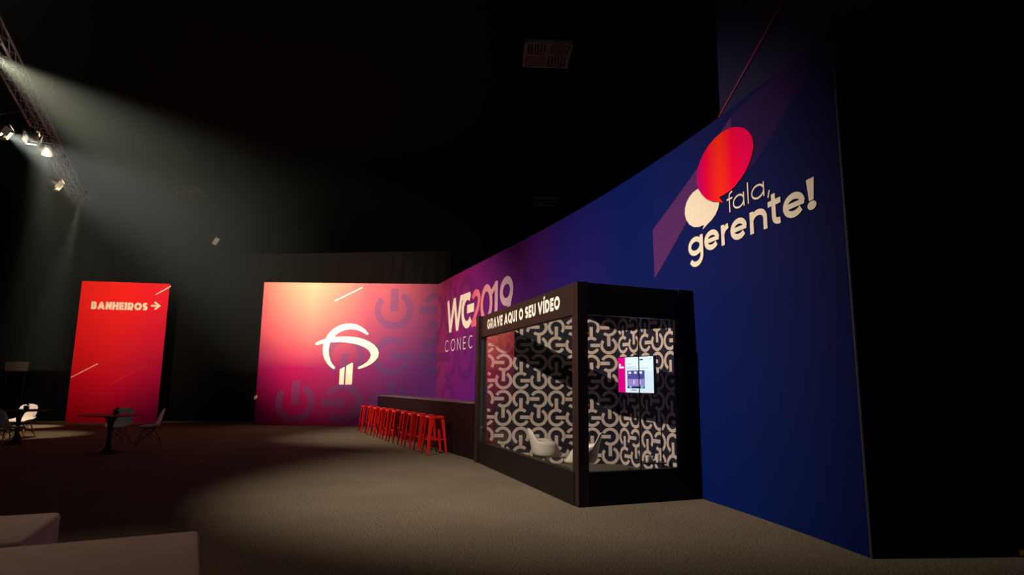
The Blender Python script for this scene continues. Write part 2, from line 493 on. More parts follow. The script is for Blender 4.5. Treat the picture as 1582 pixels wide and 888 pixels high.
for ycut in OPEN:
    i = ys.index(ycut)
    for j in range(2):
        a = i * nz + j; faces.append((a, nf + a, nf + a + 1, a + 1))
wall_print_shaded = print_mat('backdrop_print_shaded', 1, 21.35 - 13.0, 5.5 - 13.0,
    [(0.0, (0.15, 0.012, 0.12)), (0.10, (0.09, 0.008, 0.15)), (0.30, (0.055, 0.008, 0.18)), (0.50, (0.035, 0.009, 0.20)), (0.62, (0.014, 0.009, 0.18)), (0.72, (0.001, 0.010, 0.125)), (1.0, (0.0015, 0.007, 0.062))],  # purple-to-blue print; lower right end darkened to stand in for light falloff
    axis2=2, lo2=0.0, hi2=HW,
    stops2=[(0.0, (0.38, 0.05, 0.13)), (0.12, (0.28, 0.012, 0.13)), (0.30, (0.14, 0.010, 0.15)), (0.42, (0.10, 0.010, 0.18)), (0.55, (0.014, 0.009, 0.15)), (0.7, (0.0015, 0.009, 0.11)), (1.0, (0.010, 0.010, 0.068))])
mobj('printed_fabric', front + back, faces, wall_print_shaded, cw)
edge = MB()
dy = wall_dx(5.5); 
edge.cyl((wall_x(5.5) + .005, 5.488, 0.0), (wall_x(5.5) + .005, 5.488, HW), 0.012, seg=8)
edge.build('edge_trim', MT['truss_dim'], cw, local=False)

def WM(off): return lambda s, z: wall_pt(s, z, off)

# --- speech bubbles and lettering "fala, gerente!"
def px_poly(pts): return [wall_sz(*p) for p in pts]
zA = lambda x, y: (1040 + x / 6.343, 180 + y / 6.343)
red_b = [(650, 103), (700, 112), (745, 140), (778, 185), (795, 240), (797, 300), (785, 370), (760, 450), (722, 535), (672, 612), (610, 690), (555, 737), (510, 765), (462, 790), (472, 808), (502, 842), (440, 837), (380, 828), (330, 805), (290, 765), (258, 715), (240, 650), (238, 580), (250, 510), (275, 435), (310, 360), (360, 280), (420, 210), (490, 152), (560, 117), (605, 105)]
zB = lambda x, y: (1040 + x / 5.55, 260 + y / 5.55)
white_b = [(218, 175), (260, 235), (300, 270), (350, 290), (403, 293), (392, 345), (368, 400), (335, 445), (300, 480), (258, 527), (272, 485), (225, 503), (180, 503), (145, 482), (118, 440), (106, 395), (108, 340), (122, 290), (145, 245), (178, 205)]
bub_mat = print_mat('red_bubble_print', 1, 8.05 - 13.0, 7.05 - 13.0, [(0.0, (0.42, 0.0, 0.16)), (0.25, (0.75, 0.0, 0.04)), (0.55, (0.92, 0.03, 0.006)), (0.8, (0.92, 0.0, 0.05)), (1.0, (0.92, 0.0, 0.10))])
Flat().poly(px_poly([zB(*p) for p in white_b])).sliced(.12).build('white_speech_bubble', MT['inkcream'], WM(0.012), cw)
Flat().poly(px_poly([zA(*p) for p in red_b])).sliced(.12).build('red_speech_bubble', bub_mat, WM(0.016), cw)
hp = [(1009, 355), (1085, 250), (1130, 180), (1131, 205), (1085, 300), (1012, 430)]
Flat().poly(px_poly(hp)).sliced(.12).build('hatched_band', MT['hatch'], WM(0.007), cw)
hp2 = [(1131, 178), (1215, 98), (1262, 66), (1240, 130), (1165, 255), (1131, 290)]
Flat().poly(px_poly(hp2)).sliced(.12).build('hatched_band', MT['hatch2'], WM(0.007), cw)

def wall_word(letters, z0, unit, zoom, t, name, m):
    """letters: (char, zoom x0, zoom x1, zoom y on the letter, bottom, top) in units of the x-height"""
    for ch, x0, x1, yy, b, tp in letters:
        fl = Flat()
        s0 = wall_sz(*zoom(x0, yy))[0]; s1 = wall_sz(*zoom(x1, yy))[0]
        glyph(fl, ch, s0, z0 + b * unit, s1 - s0, (tp - b) * unit, t)
        fl.build(name, m, WM(0.013), cw)
wall_word([('g', 137, 263, 650, -.42, 1), ('e', 273, 402, 610, 0, 1), ('r', 419, 495, 560, 0, 1), ('e', 498, 641, 515, 0, 1), ('n', 665, 815, 450, 0, 1),
           ('t', 822, 940, 360, 0, 1.36), ('e', 948, 1140, 310, 0, 1), ('!', 1153, 1232, 210, 0, 1.24)], 3.172, 0.262, zB, 0.070, 'letter', MT['inkcream'])
wall_word([('f', 467, 522, 280, 0, 1.5), ('a', 519, 619, 280, 0, 1), ('l', 635, 663, 220, 0, 1.5), ('a', 676, 790, 200, 0, 1), (',', 815, 842, 240, -.25, .22)], 3.552, 0.172, zB, 0.022, 'letter', MT['inkcream'])

# --- WG2019 and the line below
zC = lambda x, y: (670 + x / 5.548, 400 + y / 5.548)
def wstroke(name, strokes, m, off=0.013):
    fl = Flat()
    for pts, t, closed in strokes:
        fl.stroke([wall_sz(*zC(*p)) for p in pts], t, closed)
    return fl, lambda: fl.build(name, m, WM(off), cw)
s_of = lambda x, y: wall_sz(*zC(x, y))[0]
def wg():
    fl = Flat(); T = 0.22
    zt, zb = 4.13, 3.06
    # W
    a = [s_of(128, 400), s_of(146, 600), s_of(183, 380), s_of(205, 570), s_of(242, 350)]
    for p, q in ((0, 1), (2, 1), (2, 3), (4, 3)):
        fl.stroke([(a[p], zt - .02), (a[q], zb + .02)], T * 1.0)
    # G
    s0, s1 = s_of(242, 430), s_of(345, 420); cx = (s0 + s1) / 2; rx = (s1 - s0) / 2 - T / 2
    fl.stroke([(a[4] - .10, zt - T * .4), (cx + .25, zt - T * .4)], T * .8)
    fl.stroke(arc(cx, (zt + zb) / 2, rx, (zt - zb) / 2 - T / 2, 55, 318, 30), T)
    fl.stroke([(cx - .02, 3.63), (s1 + .04, 3.63)], T * 1.15)
    fl.build('lettering', MT['inkcream'], WM(0.014), cw)
    pink = print_mat('pink_figure_print', 1, 17.7 - 13, 14.8 - 13, [(0, (.72, .10, .18)), (.35, (.72, .30, .34)), (.7, (.66, .42, .55)), (1, (.66, .46, .62))])
    # 2
    fl = Flat(); t = .20
    s0, s1 = s_of(328, 330), s_of(405, 300); c = (s0 + s1) / 2; r = (s1 - s0) / 2 - t / 2
    fl.stroke(arc(c, zt - .29, r, .29 - t / 2, 165, -25, 18) + [(s_of(385, 420), 3.62), (s_of(335, 570), zb + .08)], t)
    fl.stroke([(s_of(326, 570), zb + t / 2), (s_of(392, 560), zb + t / 2)], t)
    # 0
    s0, s1 = s_of(405, 390), s_of(508, 330)
    fl.stroke(arc((s0 + s1) / 2, (zt + zb) / 2 + .02, (s1 - s0) / 2 - t / 2, (zt - zb) / 2 - t / 2, 0, 360, 40)[:-1], t, True)
    # 1
    sm = s_of(540, 330)
    fl.stroke([(sm, zb), (sm, zt)], t * 1.05); fl.stroke([(s_of(500, 235), zt - .26), (sm, zt - .06)], t * .8)
    # 9
    s0, s1 = s_of(572, 280), s_of(686, 230); c = (s0 + s1) / 2; r = (s1 - s0) / 2 - t / 2
    fl.stroke(arc(c, zt - .36, r, .38 - t / 2, 0, 360, 36)[:-1], t, True)
    fl.stroke([(c + r, zt - .38), (c + r * .1, zb)], t)
    fl.build('figures', pink, WM(0.013), cw)
    for ch, x0, x1, yy in (('C', 100, 134, 750), ('O', 150, 187, 735), ('N', 205, 234, 725), ('E', 257, 279, 710), ('C', 302, 342, 705)):
        q0, q1 = s_of(x0, yy), s_of(x1, yy); fl = Flat(); glyph(fl, ch, q0, 2.455, q1 - q0, .375, .028); fl.build('letter', MT['inkwhite'], WM(.013), cw)
wg()
for s, z, tr in ((0.15, 3.75, 2), (0.1, 2.3, 0), (1.7, 3.9, 1), (1.75, 2.3, 2), (3.3, 3.9, 3), (3.35, 2.3, 1), (1.7, 0.75, 3)):
    Flat().motif(s, z, 1.6, tr, clip=(0.02, 20, 0.02, HW - .02)).build('printed_motif', MT['veil2'], WM(0.006), cw)

# --- dim banner hanging above the right end of the backdrop
hb = thing('hanging_banner', (wall_x(7.0) + .25, 7.0, HW), 'dim dark blue hanging banner with thin red diagonal line above the curved backdrop', 'banner')
BO = -0.16
def ban_pt(y, z, o=0.0):
    d = wall_dx(max(y, 4.0)); n = Vector((-1, d, 0)).normalized(); return Vector((wall_x(y), y, z)) + n * (BO + o)
v, f = [], []
bys = np.linspace(7.72, 3.6, 24)
for y in bys:
    v += [ban_pt(y, HW - .02), ban_pt(y, 8.4), ban_pt(y, HW - .02, -.05), ban_pt(y, 8.4, -.05)]
for i in range(len(bys) - 1):
    a = 4 * i; b = a + 4
    f += [(a, b, b + 1, a + 1), (a + 2, a + 3, b + 3, b + 2), (a, a + 2, b + 2, b), (a + 1, b + 1, b + 3, a + 3)]
f += [(0, 1, 3, 2), (4 * (len(bys) - 1), 4 * (len(bys) - 1) + 2, 4 * (len(bys) - 1) + 3, 4 * (len(bys) - 1) + 1)]
mobj('banner_fabric', v, f, mat('banner_navy', (0.011, 0.009, 0.055), 0.6, spec=0.3, scale=2), hb)
def on_ban(px, py):
    r = ray(px, py); lo, hi = 3.0, 12.0
    for _ in range(50):
        m = (lo + hi) / 2; p = ban_pt(m, 0)
        if r.x / r.y * p.y < p.x: lo = m
        else: hi = m
    p = ban_pt(lo, 0); return lo, EYE + r.z / r.y * p.y
p0, p1 = on_ban(1110, 182), on_ban(1213, 2)
dz = .009; ext = (p1[0] + (p1[0] - p0[0]) * .6, p1[1] + (p1[1] - p0[1]) * .6)
mobj('red_line', [ban_pt(p0[0], p0[1] - dz, .006), ban_pt(ext[0], ext[1] - dz, .006), ban_pt(ext[0], ext[1] + dz, .006), ban_pt(p0[0], p0[1] + dz, .006)], [(0, 1, 2, 3)],
     mat('red_line_print', (0.45, 0.03, 0.10), 0.6), hb)
for y in (7.4, 5.6): MB().cyl(ban_pt(y, 8.38), ban_pt(y, HZ), 0.012, seg=6).build('hanger', MT['blackmetal'], hb, local=False)

# black cloth wall beyond the backdrop's end
bw = []
ex = wall_x(5.5) + .03
structure('wall_right', [(ex, 5.52, 0), (ex + 12, 5.66 + .9, 0), (ex + 12, 5.66 + .9, HW - .03), (ex, 5.52, HW - .03),
                         (ex, 5.58, 0), (ex + 12, 5.72 + .9, 0), (ex + 12, 5.72 + .9, HW - .03), (ex, 5.58, HW - .03)],
          [(0, 1, 2, 3), (5, 4, 7, 6), (3, 2, 6, 7), (0, 3, 7, 4), (1, 5, 6, 2)], MT['blackwall'])

# ------------------------------------------------------------------ free-standing printed panels
def panel(name, a, b, H, label, m, thick=0.12):
    a, b = Vector((*a, 0)), Vector((*b, 0)); d = (b - a).normalized(); n = Vector((d.y, -d.x, 0))     # n towards the camera
    t = thing(name, (a + b) / 2, label, 'panel')
    L = (b - a).length; v = []
    for o in (0, -thick):
        for u, z in ((0, 0), (L, 0), (L, H), (0, H)): v.append(a + d * u + n * o + Vector((0, 0, z)))
    mobj('printed_face', v[:4] , [(0, 1, 2, 3)], m, t)
    c = (a + b) / 2 - n * (thick / 2 + .002)
    MB().box((c.x, c.y, H / 2), (L, thick, H), math.atan2(d.y, d.x)).build('panel_body', MT['drape'], t, local=False)
    P = lambda off: (lambda u, z: a + d * u + n * off + Vector((0, 0, z)))
    def uz(px, py):
        q = on_plane(px, py, a, n); return ((q - a).dot(d), q.z)
    return t, P, uz, L

pur_mat = print_mat('purple_panel_print_lit', 0, -3.0, 3.0,
    [(0, (0.17, 0.0, 0.065)), (0.18, (0.32, 0.002, 0.085)), (0.4, (0.25, 0.012, 0.11)), (0.7, (0.17, 0.022, 0.16)), (1, (0.13, 0.03, 0.21))],
    axis2=2, lo2=1.9, hi2=5.0,
    stops2=[(0, (0.50, 0.10, 0.10)), (0.28, (0.74, 0.34, 0.24)), (0.6, (0.42, 0.10, 0.13)), (1, (0.26, 0.05, 0.12))])  # orange print, with the spotlight's hot patch painted in as the peach stop
pp, PM, puz, PL = panel('sign_panel', (-8.65, 21.2), (wall_x(21.2) - .004, 21.2), HW, 'wide purple and orange panel with white tree-shaped logo behind the bar stools', pur_mat)
# the logo, traced on the panel
zL = lambda x, y: (470 + x / 7.4, 485 + y / 7.4)
arcA = [(735, 222), (700, 180), (655, 145), (600, 120), (540, 109), (480, 109), (420, 124), (365, 150), (315, 187), (275, 230), (240, 285), (220, 340), (212, 400), (216, 460), (232, 515), (262, 565), (300, 605), (335, 629), (350, 622), (352, 605), (322, 572), (298, 525), (284, 470), (281, 410), (288, 360), (304, 310), (330, 275), (370, 233), (415, 203), (470, 183), (530, 174), (590, 178), (645, 197), (690, 222), (720, 238), (733, 234)]
arcB = [(126, 337), (135, 326), (200, 297), (260, 280), (350, 262), (440, 256), (530, 258), (610, 268), (680, 287), (745, 315), (800, 352), (838, 395), (853, 440), (845, 490), (812, 535), (760, 575), (700, 605), (625, 630), (613, 622), (616, 606), (670, 580), (720, 545), (752, 505), (763, 470), (755, 440), (730, 408), (690, 380), (630, 355), (560, 336), (480, 325), (400, 320), (320, 324), (260, 330), (200, 340), (145, 356), (131, 352)]
trunkA = [(408, 632), (464, 602), (452, 806), (399, 806)]
trunkB = [(482, 592), (545, 556), (559, 562), (546, 800), (536, 806), (468, 806)]
for q, off in ((arcA, .010), (arcB, .0105), (trunkA, .01), (trunkB, .01)):
    Flat().poly([puz(*zL(*p)) for p in q]).build('white_logo', MT['inkwhite'], PM(off), pp)
c0 = puz(455.6, 621.5); pitch = puz(528.5, 622)[0] - c0[0]
for i, j, tr in ((0, 0, 1), (1, 0, 2), (2, 0, 1), (2, 1, 0), (3, 1, 2), (2, 2, 1), (3, 2, 2), (1, 1, 3)):
    Flat().motif(c0[0] + i * pitch * 1.01, c0[1] + j * pitch, pitch * .86, tr, clip=(0.05, PL - .03, 0.03, HW - .03)).build('printed_motif', MT['veil'], PM(.004), pp)
Flat().poly([puz(*p) for p in ((517, 464), (560, 443.2), (560.5, 444.8), (518, 465.6))]).build('printed_line', MT['inkcream'], PM(.006), pp)
Flat().poly([puz(*p) for p in ((392.8, 612), (398, 609.5), (397.5, 615), (392.5, 617.5))]).build('printed_mark', MT['inkpale'], PM(.006), pp)

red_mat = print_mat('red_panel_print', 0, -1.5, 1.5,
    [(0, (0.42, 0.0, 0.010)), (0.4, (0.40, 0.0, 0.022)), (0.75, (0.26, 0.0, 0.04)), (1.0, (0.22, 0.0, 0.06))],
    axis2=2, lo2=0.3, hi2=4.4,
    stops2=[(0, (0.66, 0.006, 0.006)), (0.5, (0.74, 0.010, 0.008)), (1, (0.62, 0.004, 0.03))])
ra, rb = at_z(100.5, 653), at_z(249, 654)
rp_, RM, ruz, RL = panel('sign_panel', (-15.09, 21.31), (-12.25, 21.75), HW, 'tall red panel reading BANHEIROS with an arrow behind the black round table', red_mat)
def word(text, u0, u1, z, h, t, m, mapper, parent, gap=.14, space=.34):
    W = dict(I=.30, Í=.30, O=1.02, Q=1.04, G=1.0, N=.80, H=.80, A=.98, V=.96, D=.86, E=.64, B=.74, R=.78, S=.70, U=.80)
    tot = 0
    for k, ch in enumerate(text):
        tot += space if ch == ' ' else W[ch] + gap
    tot -= gap; sc = (u1 - u0) / tot; x = u0
    for ch in text:
        if ch == ' ': x += space * sc; continue
        fl = Flat(); glyph(fl, ch, x, z, W[ch] * sc, h, t); x += (W[ch] + gap) * sc
        fl.build('letter', m, mapper, parent)
zR = lambda x, y: (90 + x / 7.4, 420 + y / 7.4)
b0, b1 = ruz(*zR(374, 424)), ruz(*zR(1020, 432)); hgt = ruz(*zR(380, 336))[1] - b0[1]
word('BANHEIROS', b0[0], b1[0], b0[1], hgt, hgt * .27, MT['inkcream'], RM(.008), rp_, gap=.10)
fl = Flat(); ar = [ruz(*zR(*p)) for p in ((1060, 386), (1150, 386), (1103, 345), (1158, 387), (1103, 430))]
fl.stroke([ar[0], (ar[3][0] - .02, ar[0][1])], hgt * .22); fl.stroke([ar[2], (ar[3][0], ar[0][1]), ar[4]], hgt * .22)
fl.build('arrow', MT['inkcream'], RM(.009), rp_)
for q, m in ((((1108, 258), (1287, 158), (1288, 170), (1122, 260)), 'inkcream'),):
    Flat().poly([ruz(*zR(*p)) for p in q]).build('printed_line', MT[m], RM(.006), rp_)
zR2 = lambda x, y: (90 + x / 7.4, 560 + y / 7.4)
Flat().poly([ruz(*zR2(*p)) for p in ((140, 166), (450, 6), (456, 16), (142, 178))]).build('printed_line', MT['inkpale'], RM(.006), rp_)
Flat().poly([ruz(*zR2(*p)) for p in ((595, 242), (1040, 4), (1048, 4), (600, 246))]).build('printed_line', mat('faint_red_print', (.62, .02, .05), .6), RM(.006), rp_)

# ------------------------------------------------------------------ glass video booth
A_, B_, C_ = Vector((.80, 7.56, 0)), Vector((-.65, 11.84, 0)), Vector((2.38, 8.23, 0))
dl = (B_ - A_).normalized(); nl = Vector((-dl.y, dl.x, 0))           # left face, nl outwards
dr = (C_ - A_).normalized(); nr = Vector((dr.y, -dr.x, 0))           # right face, nr outwards
LL, LR = (B_ - A_).length, (C_ - A_).length
booth = thing('video_booth', A_, 'black framed glass recording booth reading GRAVE AQUI O SEU VÍDEO against the blue backdrop', 'booth')
ZS, ZF, ZT = 0.39, 2.30, 2.70
def face_box(mb, p0, d, n, u0, u1, z0, z1, th, inset=0.0, bevel=0.004):
    c = p0 + d * ((u0 + u1) / 2) - n * (th / 2 + inset)
    mb.box((c.x, c.y, (z0 + z1) / 2), (u1 - u0, th, z1 - z0), math.atan2(d.y, d.x), bevel); return mb
def bpart(name, p0, d, n, u0, u1, z0, z1, th, m, inset=0.0, bevel=.004, parent=None):
    return face_box(MB(), p0, d, n, u0, u1, z0, z1, th, inset, bevel).build(name, m, parent or booth, local=False)
bpart('sill', A_, dl, nl, .10, LL - .12, 0, ZS, .10, MT['black'])
bpart('sill', A_, dr, nr, .12, LR - .10, 0, ZS, .10, MT['black'])
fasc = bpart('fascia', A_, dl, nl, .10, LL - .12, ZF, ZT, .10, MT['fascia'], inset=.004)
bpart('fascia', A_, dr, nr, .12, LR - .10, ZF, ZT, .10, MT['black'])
# corner posts (A has an L of two boards)
q = A_ + dl * .07 + dr * .08
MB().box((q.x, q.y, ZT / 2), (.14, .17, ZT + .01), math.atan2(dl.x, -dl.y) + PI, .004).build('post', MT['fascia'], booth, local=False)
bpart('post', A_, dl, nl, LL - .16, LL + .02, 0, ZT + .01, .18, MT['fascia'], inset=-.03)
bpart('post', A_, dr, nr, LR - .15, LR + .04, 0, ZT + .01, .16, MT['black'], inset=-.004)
# panes
for k in range(4):
    u0 = .14 + k * (LL - .30) / 4; u1 = u0 + (LL - .30) / 4
    bpart('glass_pane', A_, dl, nl, u0 + .004, u1 - .004, ZS, ZF, .010, MT['glass'], inset=.05, bevel=0)
for u0, u1 in ((.155, .935), (.945, LR - .15)):
    bpart('glass_pane', A_, dr, nr, u0, u1, ZS, ZF, .010, MT['glass'], inset=.05, bevel=0)
bpart('joint_strip', A_, dr, nr, .936, .944, ZS, ZF, .014, MT['blackmetal'], inset=.048, bevel=0)
bpart('patch_fitting', A_, dl, nl, LL - .24, LL - .20, .62, .66, .02, MT['steel'], inset=.03)
# lettering on the fascia (u runs from B towards A)
FM = lambda off: (lambda u, z: B_ - dl * u + nl * off + Vector((0, 0, z)))
word('GRAVE AQUI O SEU VÍDEO', LL - 3.87, LL - .515, 2.415, .180, .045, MT['inkwhite'], FM(.003), booth, gap=.13, space=.36)
# printed inner walls
K0, K1 = Vector((-.60, 11.70, 0)), Vector((2.04, 11.70, 0)); d2 = Vector((.42, -.905, 0)).normalized()
K2 = K1 + d2 * 3.3
n1 = Vector((0, -1, 0)); n2 = Vector((d2.y, -d2.x, 0))
w1 = bpart('inner_wall', K0, Vector((1, 0, 0)), n1, 0, (K1 - K0).length, 0, ZT, .06, MT['boothwall'], bevel=0)
w2 = bpart('inner_wall', K1, d2, n2, 0, 3.3, 0, ZT, .06, MT['boothwall'], bevel=0)
ext_ = (K2 - C_); bpart('side_panel', C_, ext_.normalized(), Vector((ext_.y, -ext_.x, 0)).normalized(), .06, ext_.length, 0, ZT, .06, MT['black'], bevel=0)
pc = on_plane(778.1, 559.7, K0, n1); PT = .337
fl = Flat()
TURN = {(0, 0): 2, (1, 0): 3, (0, 1): 1, (1, 1): 0}                 # [left, down / up, right]
for i in range(-2, 8):
    for j in range(-5, 8):
        fl.motif(pc.x + i * PT * .985, pc.z - j * PT, PT, TURN[(i % 2, j % 2)], clip=(-.44, 2.035, .0, ZT))
o = mobj('printed_pattern', [Vector((u, 11.695, z)) for u, z in fl.v], fl.f, MT['motif'], booth); o.parent = booth
pc2 = on_plane(1019.7, 682, K1, n2); u2 = (pc2 - K1).dot(d2)
fl = Flat()
for i in range(-8, 8):
    for j in range(-8, 4):
        fl.motif(u2 + i * PT, pc2.z - j * PT, PT, TURN[(i % 2, j % 2)], clip=(0.006, 3.25, .0, ZT))
mobj('printed_pattern', [K1 + d2 * u + n2 * .005 + Vector((0, 0, z)) for u, z in fl.v], fl.f, MT['motif'], booth)

# ------------------------------------------------------------------ bar counter
b0 = Vector((-.70, 12.085, 0)); b1 = Vector((-4.1, 19.3, 0)); bd = (b1 - b0).normalized(); bn = Vector((-bd.y, bd.x, 0)); BL = (b1 - b0).length
bar = thing('bar_counter', (b0 + b1) / 2, 'long black bar counter running from the glass booth towards the purple panel', 'counter')
face_box(MB(), b0, bd, bn, 0, BL, 0.0, 1.045, .50, 0, .004).build('counter_body', MT['counter'], bar, local=False)
face_box(MB(), b0, bd, bn, -.0, BL + .02, 1.045, 1.075, .56, -.03, .006).build('counter_top', MT['countertop'], bar, local=False)
n_p = 6
for k in range(n_p):
    face_box(MB(), b0, bd, bn, k * BL / n_p + .006, (k + 1) * BL / n_p - .006, .04, 1.03, .012, -.012, .002).build('front_panel', MT['counter'], bar, local=False)

# ------------------------------------------------------------------ bar stools
def make_stool(label):
    t = thing('bar_stool', (0, 0, 0), label, 'stool', 'red metal bar stools lined up along the counter')
    H = .765; a, b = .155, .225
    # pressed seat: rounded square dish with a slotted hand hole
    prof = []
    def ring(hw, r, z, n=6):
        pts = []
        for qx, qy, s in ((1, 1, 0), (-1, 1, 90), (-1, -1, 180), (1, -1, 270)):
            for k in range(n + 1):
                an = math.radians(s + 90 * k / n); pts.append(Vector((qx * (hw - r) + r * math.cos(an), qy * (hw - r) + r * math.sin(an), z)))
        return pts
    rings = [ring(.168, .05, H - .045), ring(.172, .05, H - .012), ring(.162, .05, H), ring(.148, .045, H - .001), ring(.138, .04, H - .009), ring(.03, .02, H - .010)]
    mb = MB(); v = [p for r in rings for p in r]; m = len(rings[0]); f = []
    for i in range(len(rings) - 1):
        for k in range(m): k2 = (k + 1) % m; f.append((i * m + k, i * m + k2, (i + 1) * m + k2, (i + 1) * m + k))
    f.append(tuple(range(m - 1, -1, -1)))
    mb.add(v, f)
    st = mb.build('seat', MT['redstool'], t); smooth_by_angle(st, 35)
    MB().add(ring(.029, .019, H - .0105), [tuple(range(m))]).build('hand_hole', MT['rubber'], st)
    for sx, sy in ((1, 1), (-1, 1), (-1, -1), (1, -1)):
        # channel section leg
        top = Vector((sx * .150, sy * .150, H - .015)); bot = Vector((sx * .215, sy * .215, .018))
        ux, uy = Vector((-sx, 0, 0)), Vector((0, -sy, 0)); v = []
        for p, w in ((bot, .036), (top, .072)):
            v += [p, p + ux * w, p + ux * w + uy * .004, p + ux * .006 + uy * .006, p + uy * w + ux * .004, p + uy * w]
        n = 6; f = [(k, (k + 1) % n, n + (k + 1) % n, n + k) for k in range(n)] + [tuple(range(n - 1, -1, -1)), tuple(range(n, 2 * n))]
        lg = MB().add(v, f).build('leg', MT['redstool'], t)
        MB().box((bot.x - sx * .011, bot.y - sy * .011, .01), (.03, .03, .02), 0, .004).build('foot_cap', MT['rubber'], lg)
    zr = .30; r = .215 - (.215 - .150) * (zr / H) - .02
    for p, q in (((r, r), (-r, r)), ((-r, r), (-r, -r)), ((-r, -r), (r, -r)), ((r, -r), (r, r))):
        zz = zr if p[0] != q[0] else zr - .0
        d = Vector((q[0] - p[0], q[1] - p[1], 0)); L = d.length
        MB().box(((p[0] + q[0]) / 2, (p[1] + q[1]) / 2, zz), (L, .006, .024), math.atan2(d.y, d.x)).build('footrest', MT['redstool'], t)
    return t
ordn = ['first', 'second', 'third', 'fourth', 'fifth', 'sixth', 'seventh', 'eighth', 'ninth']
labs = ['red metal bar stool at the near end of the row, closest to the glass booth'] + \
       [f'red metal bar stool at the counter, {w} from the glass booth end' for w in ordn[1:]] + \
       ['red metal bar stool at the far end of the row, nearest the purple panel']
legs_px = [(659.3, 703.2), (645.4, 698.2), (633.6, 693.7), (621.5, 689.2), (608.6, 684.7), (598.5, 681), (588.4, 677.6), (578.6, 674.6), (567.6, 671.2), (557.6, 668)]
g0, g9 = at_z(659.3, 703.2), at_z(557.8, 668.2)
ang0 = math.atan2(bd.y, bd.x) - PI / 2
proto = make_stool(labs[0])
for k in range(10):
    s = proto if k == 0 else copy_tree(proto)
    s['label'] = labs[k]
    g = at_z(*legs_px[k]); t_ = (g - g0).dot(g9 - g0) / (g9 - g0).length_squared
    g = g0 + (g9 - g0) * (0.5 * t_ + 0.5 * (k / 9) ** 1.0 if False else t_)
    a = ang0 + (random.random() - .5) * .14
    # the leg seen is the stool's own -x, -y leg
    off = Matrix.Rotation(a, 3, 'Z') @ Vector((-.215, -.215, 0))
    s.location = (g.x - off.x, g.y - off.y, 0); s.rotation_euler = (0, 0, a)

# ------------------------------------------------------------------ shell chairs, pedestal tables, centrepieces
def make_shell_chair():
    t = thing('shell_chair', (0, 0, 0), 'x', 'chair', 'white shell chairs around the black round tables')
    # side profile (y forward, z up): front lip -> seat -> back
    pr = [(.235, .405), (.225, .432), (.17, .440), (.08, .428), (-.02, .418), (-.10, .425), (-.165, .462), (-.195, .53), (-.215, .61), (-.232, .70), (-.25, .79), (-.258, .825)]
    hw = [.19, .205, .225, .232, .232, .230, .226, .222, .220, .212, .20, .165]
    up = [.0, .005, .02, .04, .055, .06, .055, .04, .025, .015, .008, .0]       # side lift / wrap
    grid = []
    for (y, z), w, u in zip(pr, hw, up):
        row = []
        for k in range(11):
            s = -1 + 2 * k / 10; e = abs(s) ** 2.6
            if z < .47: row.append(Vector((s * w, y, z + u * e)))
            else: row.append(Vector((s * w, y + e * u * 1.5 + .02 * e, z - (.03 * e if z > .78 else 0))))
        grid.append(row)
    s = MB().shell(grid, .008).build('seat_shell', MT['shell'], t, smooth=True)
    for sx in (-1, 1):
        for sy, yb in ((1, .235), (-1, -.245)):
            MB().cyl((sx * .225, yb, 0), (sx * .11, sy * .12 - .01, .40), .009, .015, 10).build('leg', MT['wood'], t, smooth=True)
    def wire(a, b): MB().cyl(a, b, .0045, seg=6).build('brace', MT['blackmetal'], t)
    for sx in (-1, 1):
        wire((sx * .20, .20, .10), (sx * .115, -.12, .38)); wire((sx * .20, -.21, .10), (sx * .115, .11, .38))
    wire((-.2, .2, .10), (.115, .11, .38)); wire((.2, .2, .10), (-.115, .11, .38)); wire((-.2, -.21, .10), (.115, -.12, .38)); wire((.2, -.21, .10), (-.115, -.12, .38))
    fr = MB()
    for a, b in (((-.12, .12, .395), (.12, .12, .395)), ((-.12, -.13, .395), (.12, -.13, .395)), ((-.12, .12, .395), (-.12, -.13, .395)), ((.12, .12, .395), (.12, -.13, .395))): fr.cyl(a, b, .006, seg=6)
    fr.build('seat_frame', MT['blackmetal'], t)
    return t
def make_table():
    t = thing('pedestal_table', (0, 0, 0), 'x', 'table', 'black round pedestal tables')
    top = MB().lathe([(.0, .715), (.30, .715), (.50, .722), (.585, .733), (.60, .738), (.597, .743), (.0, .743)], 48).build('table_top', MT['blackgloss'], t); smooth_by_angle(top)
    ped = MB().lathe([(.27, .0), (.265, .008), (.20, .018), (.12, .045), (.07, .09), (.045, .16), (.036, .26), (.036, .36), (.042, .48), (.058, .58), (.09, .66), (.14, .71), (.14, .7155)], 32).build('pedestal', MT['blackgloss'], t); smooth_by_angle(ped)
    return t
def make_centre(label, loc):
    t = thing('centrepiece', loc, label, 'plant', 'small dark centrepieces on the round tables')
    pot = MB().lathe([(.03, 0), (.05, .02), (.055, .06), (.05, .085), (.04, .085), (.035, .06)], 16).build('pot', MT['blackgloss'], t); smooth_by_angle(pot)
    rnd = random.Random(5)
    for k in range(16):
        a = rnd.random() * 2 * PI; el = rnd.uniform(.2, 1.3); L = rnd.uniform(.05, .09)
        d = Vector((math.cos(a) * math.cos(el), math.sin(a) * math.cos(el), math.sin(el))); p = Vector((0, 0, .075)) + d * .02
        s = d.cross(Vector((0, 0, 1))).normalized() * .016
        MB().add([p, p + d * L * .5 + s, p + d * L + Vector((0, 0, -.01)), p + d * L * .5 - s, p + d * L * .5 + Vector((0, 0, .006))], [(0, 1, 4), (1, 2, 4), (2, 3, 4), (3, 0, 4)]).build('leaf', MT['leaf'], t)
    return t

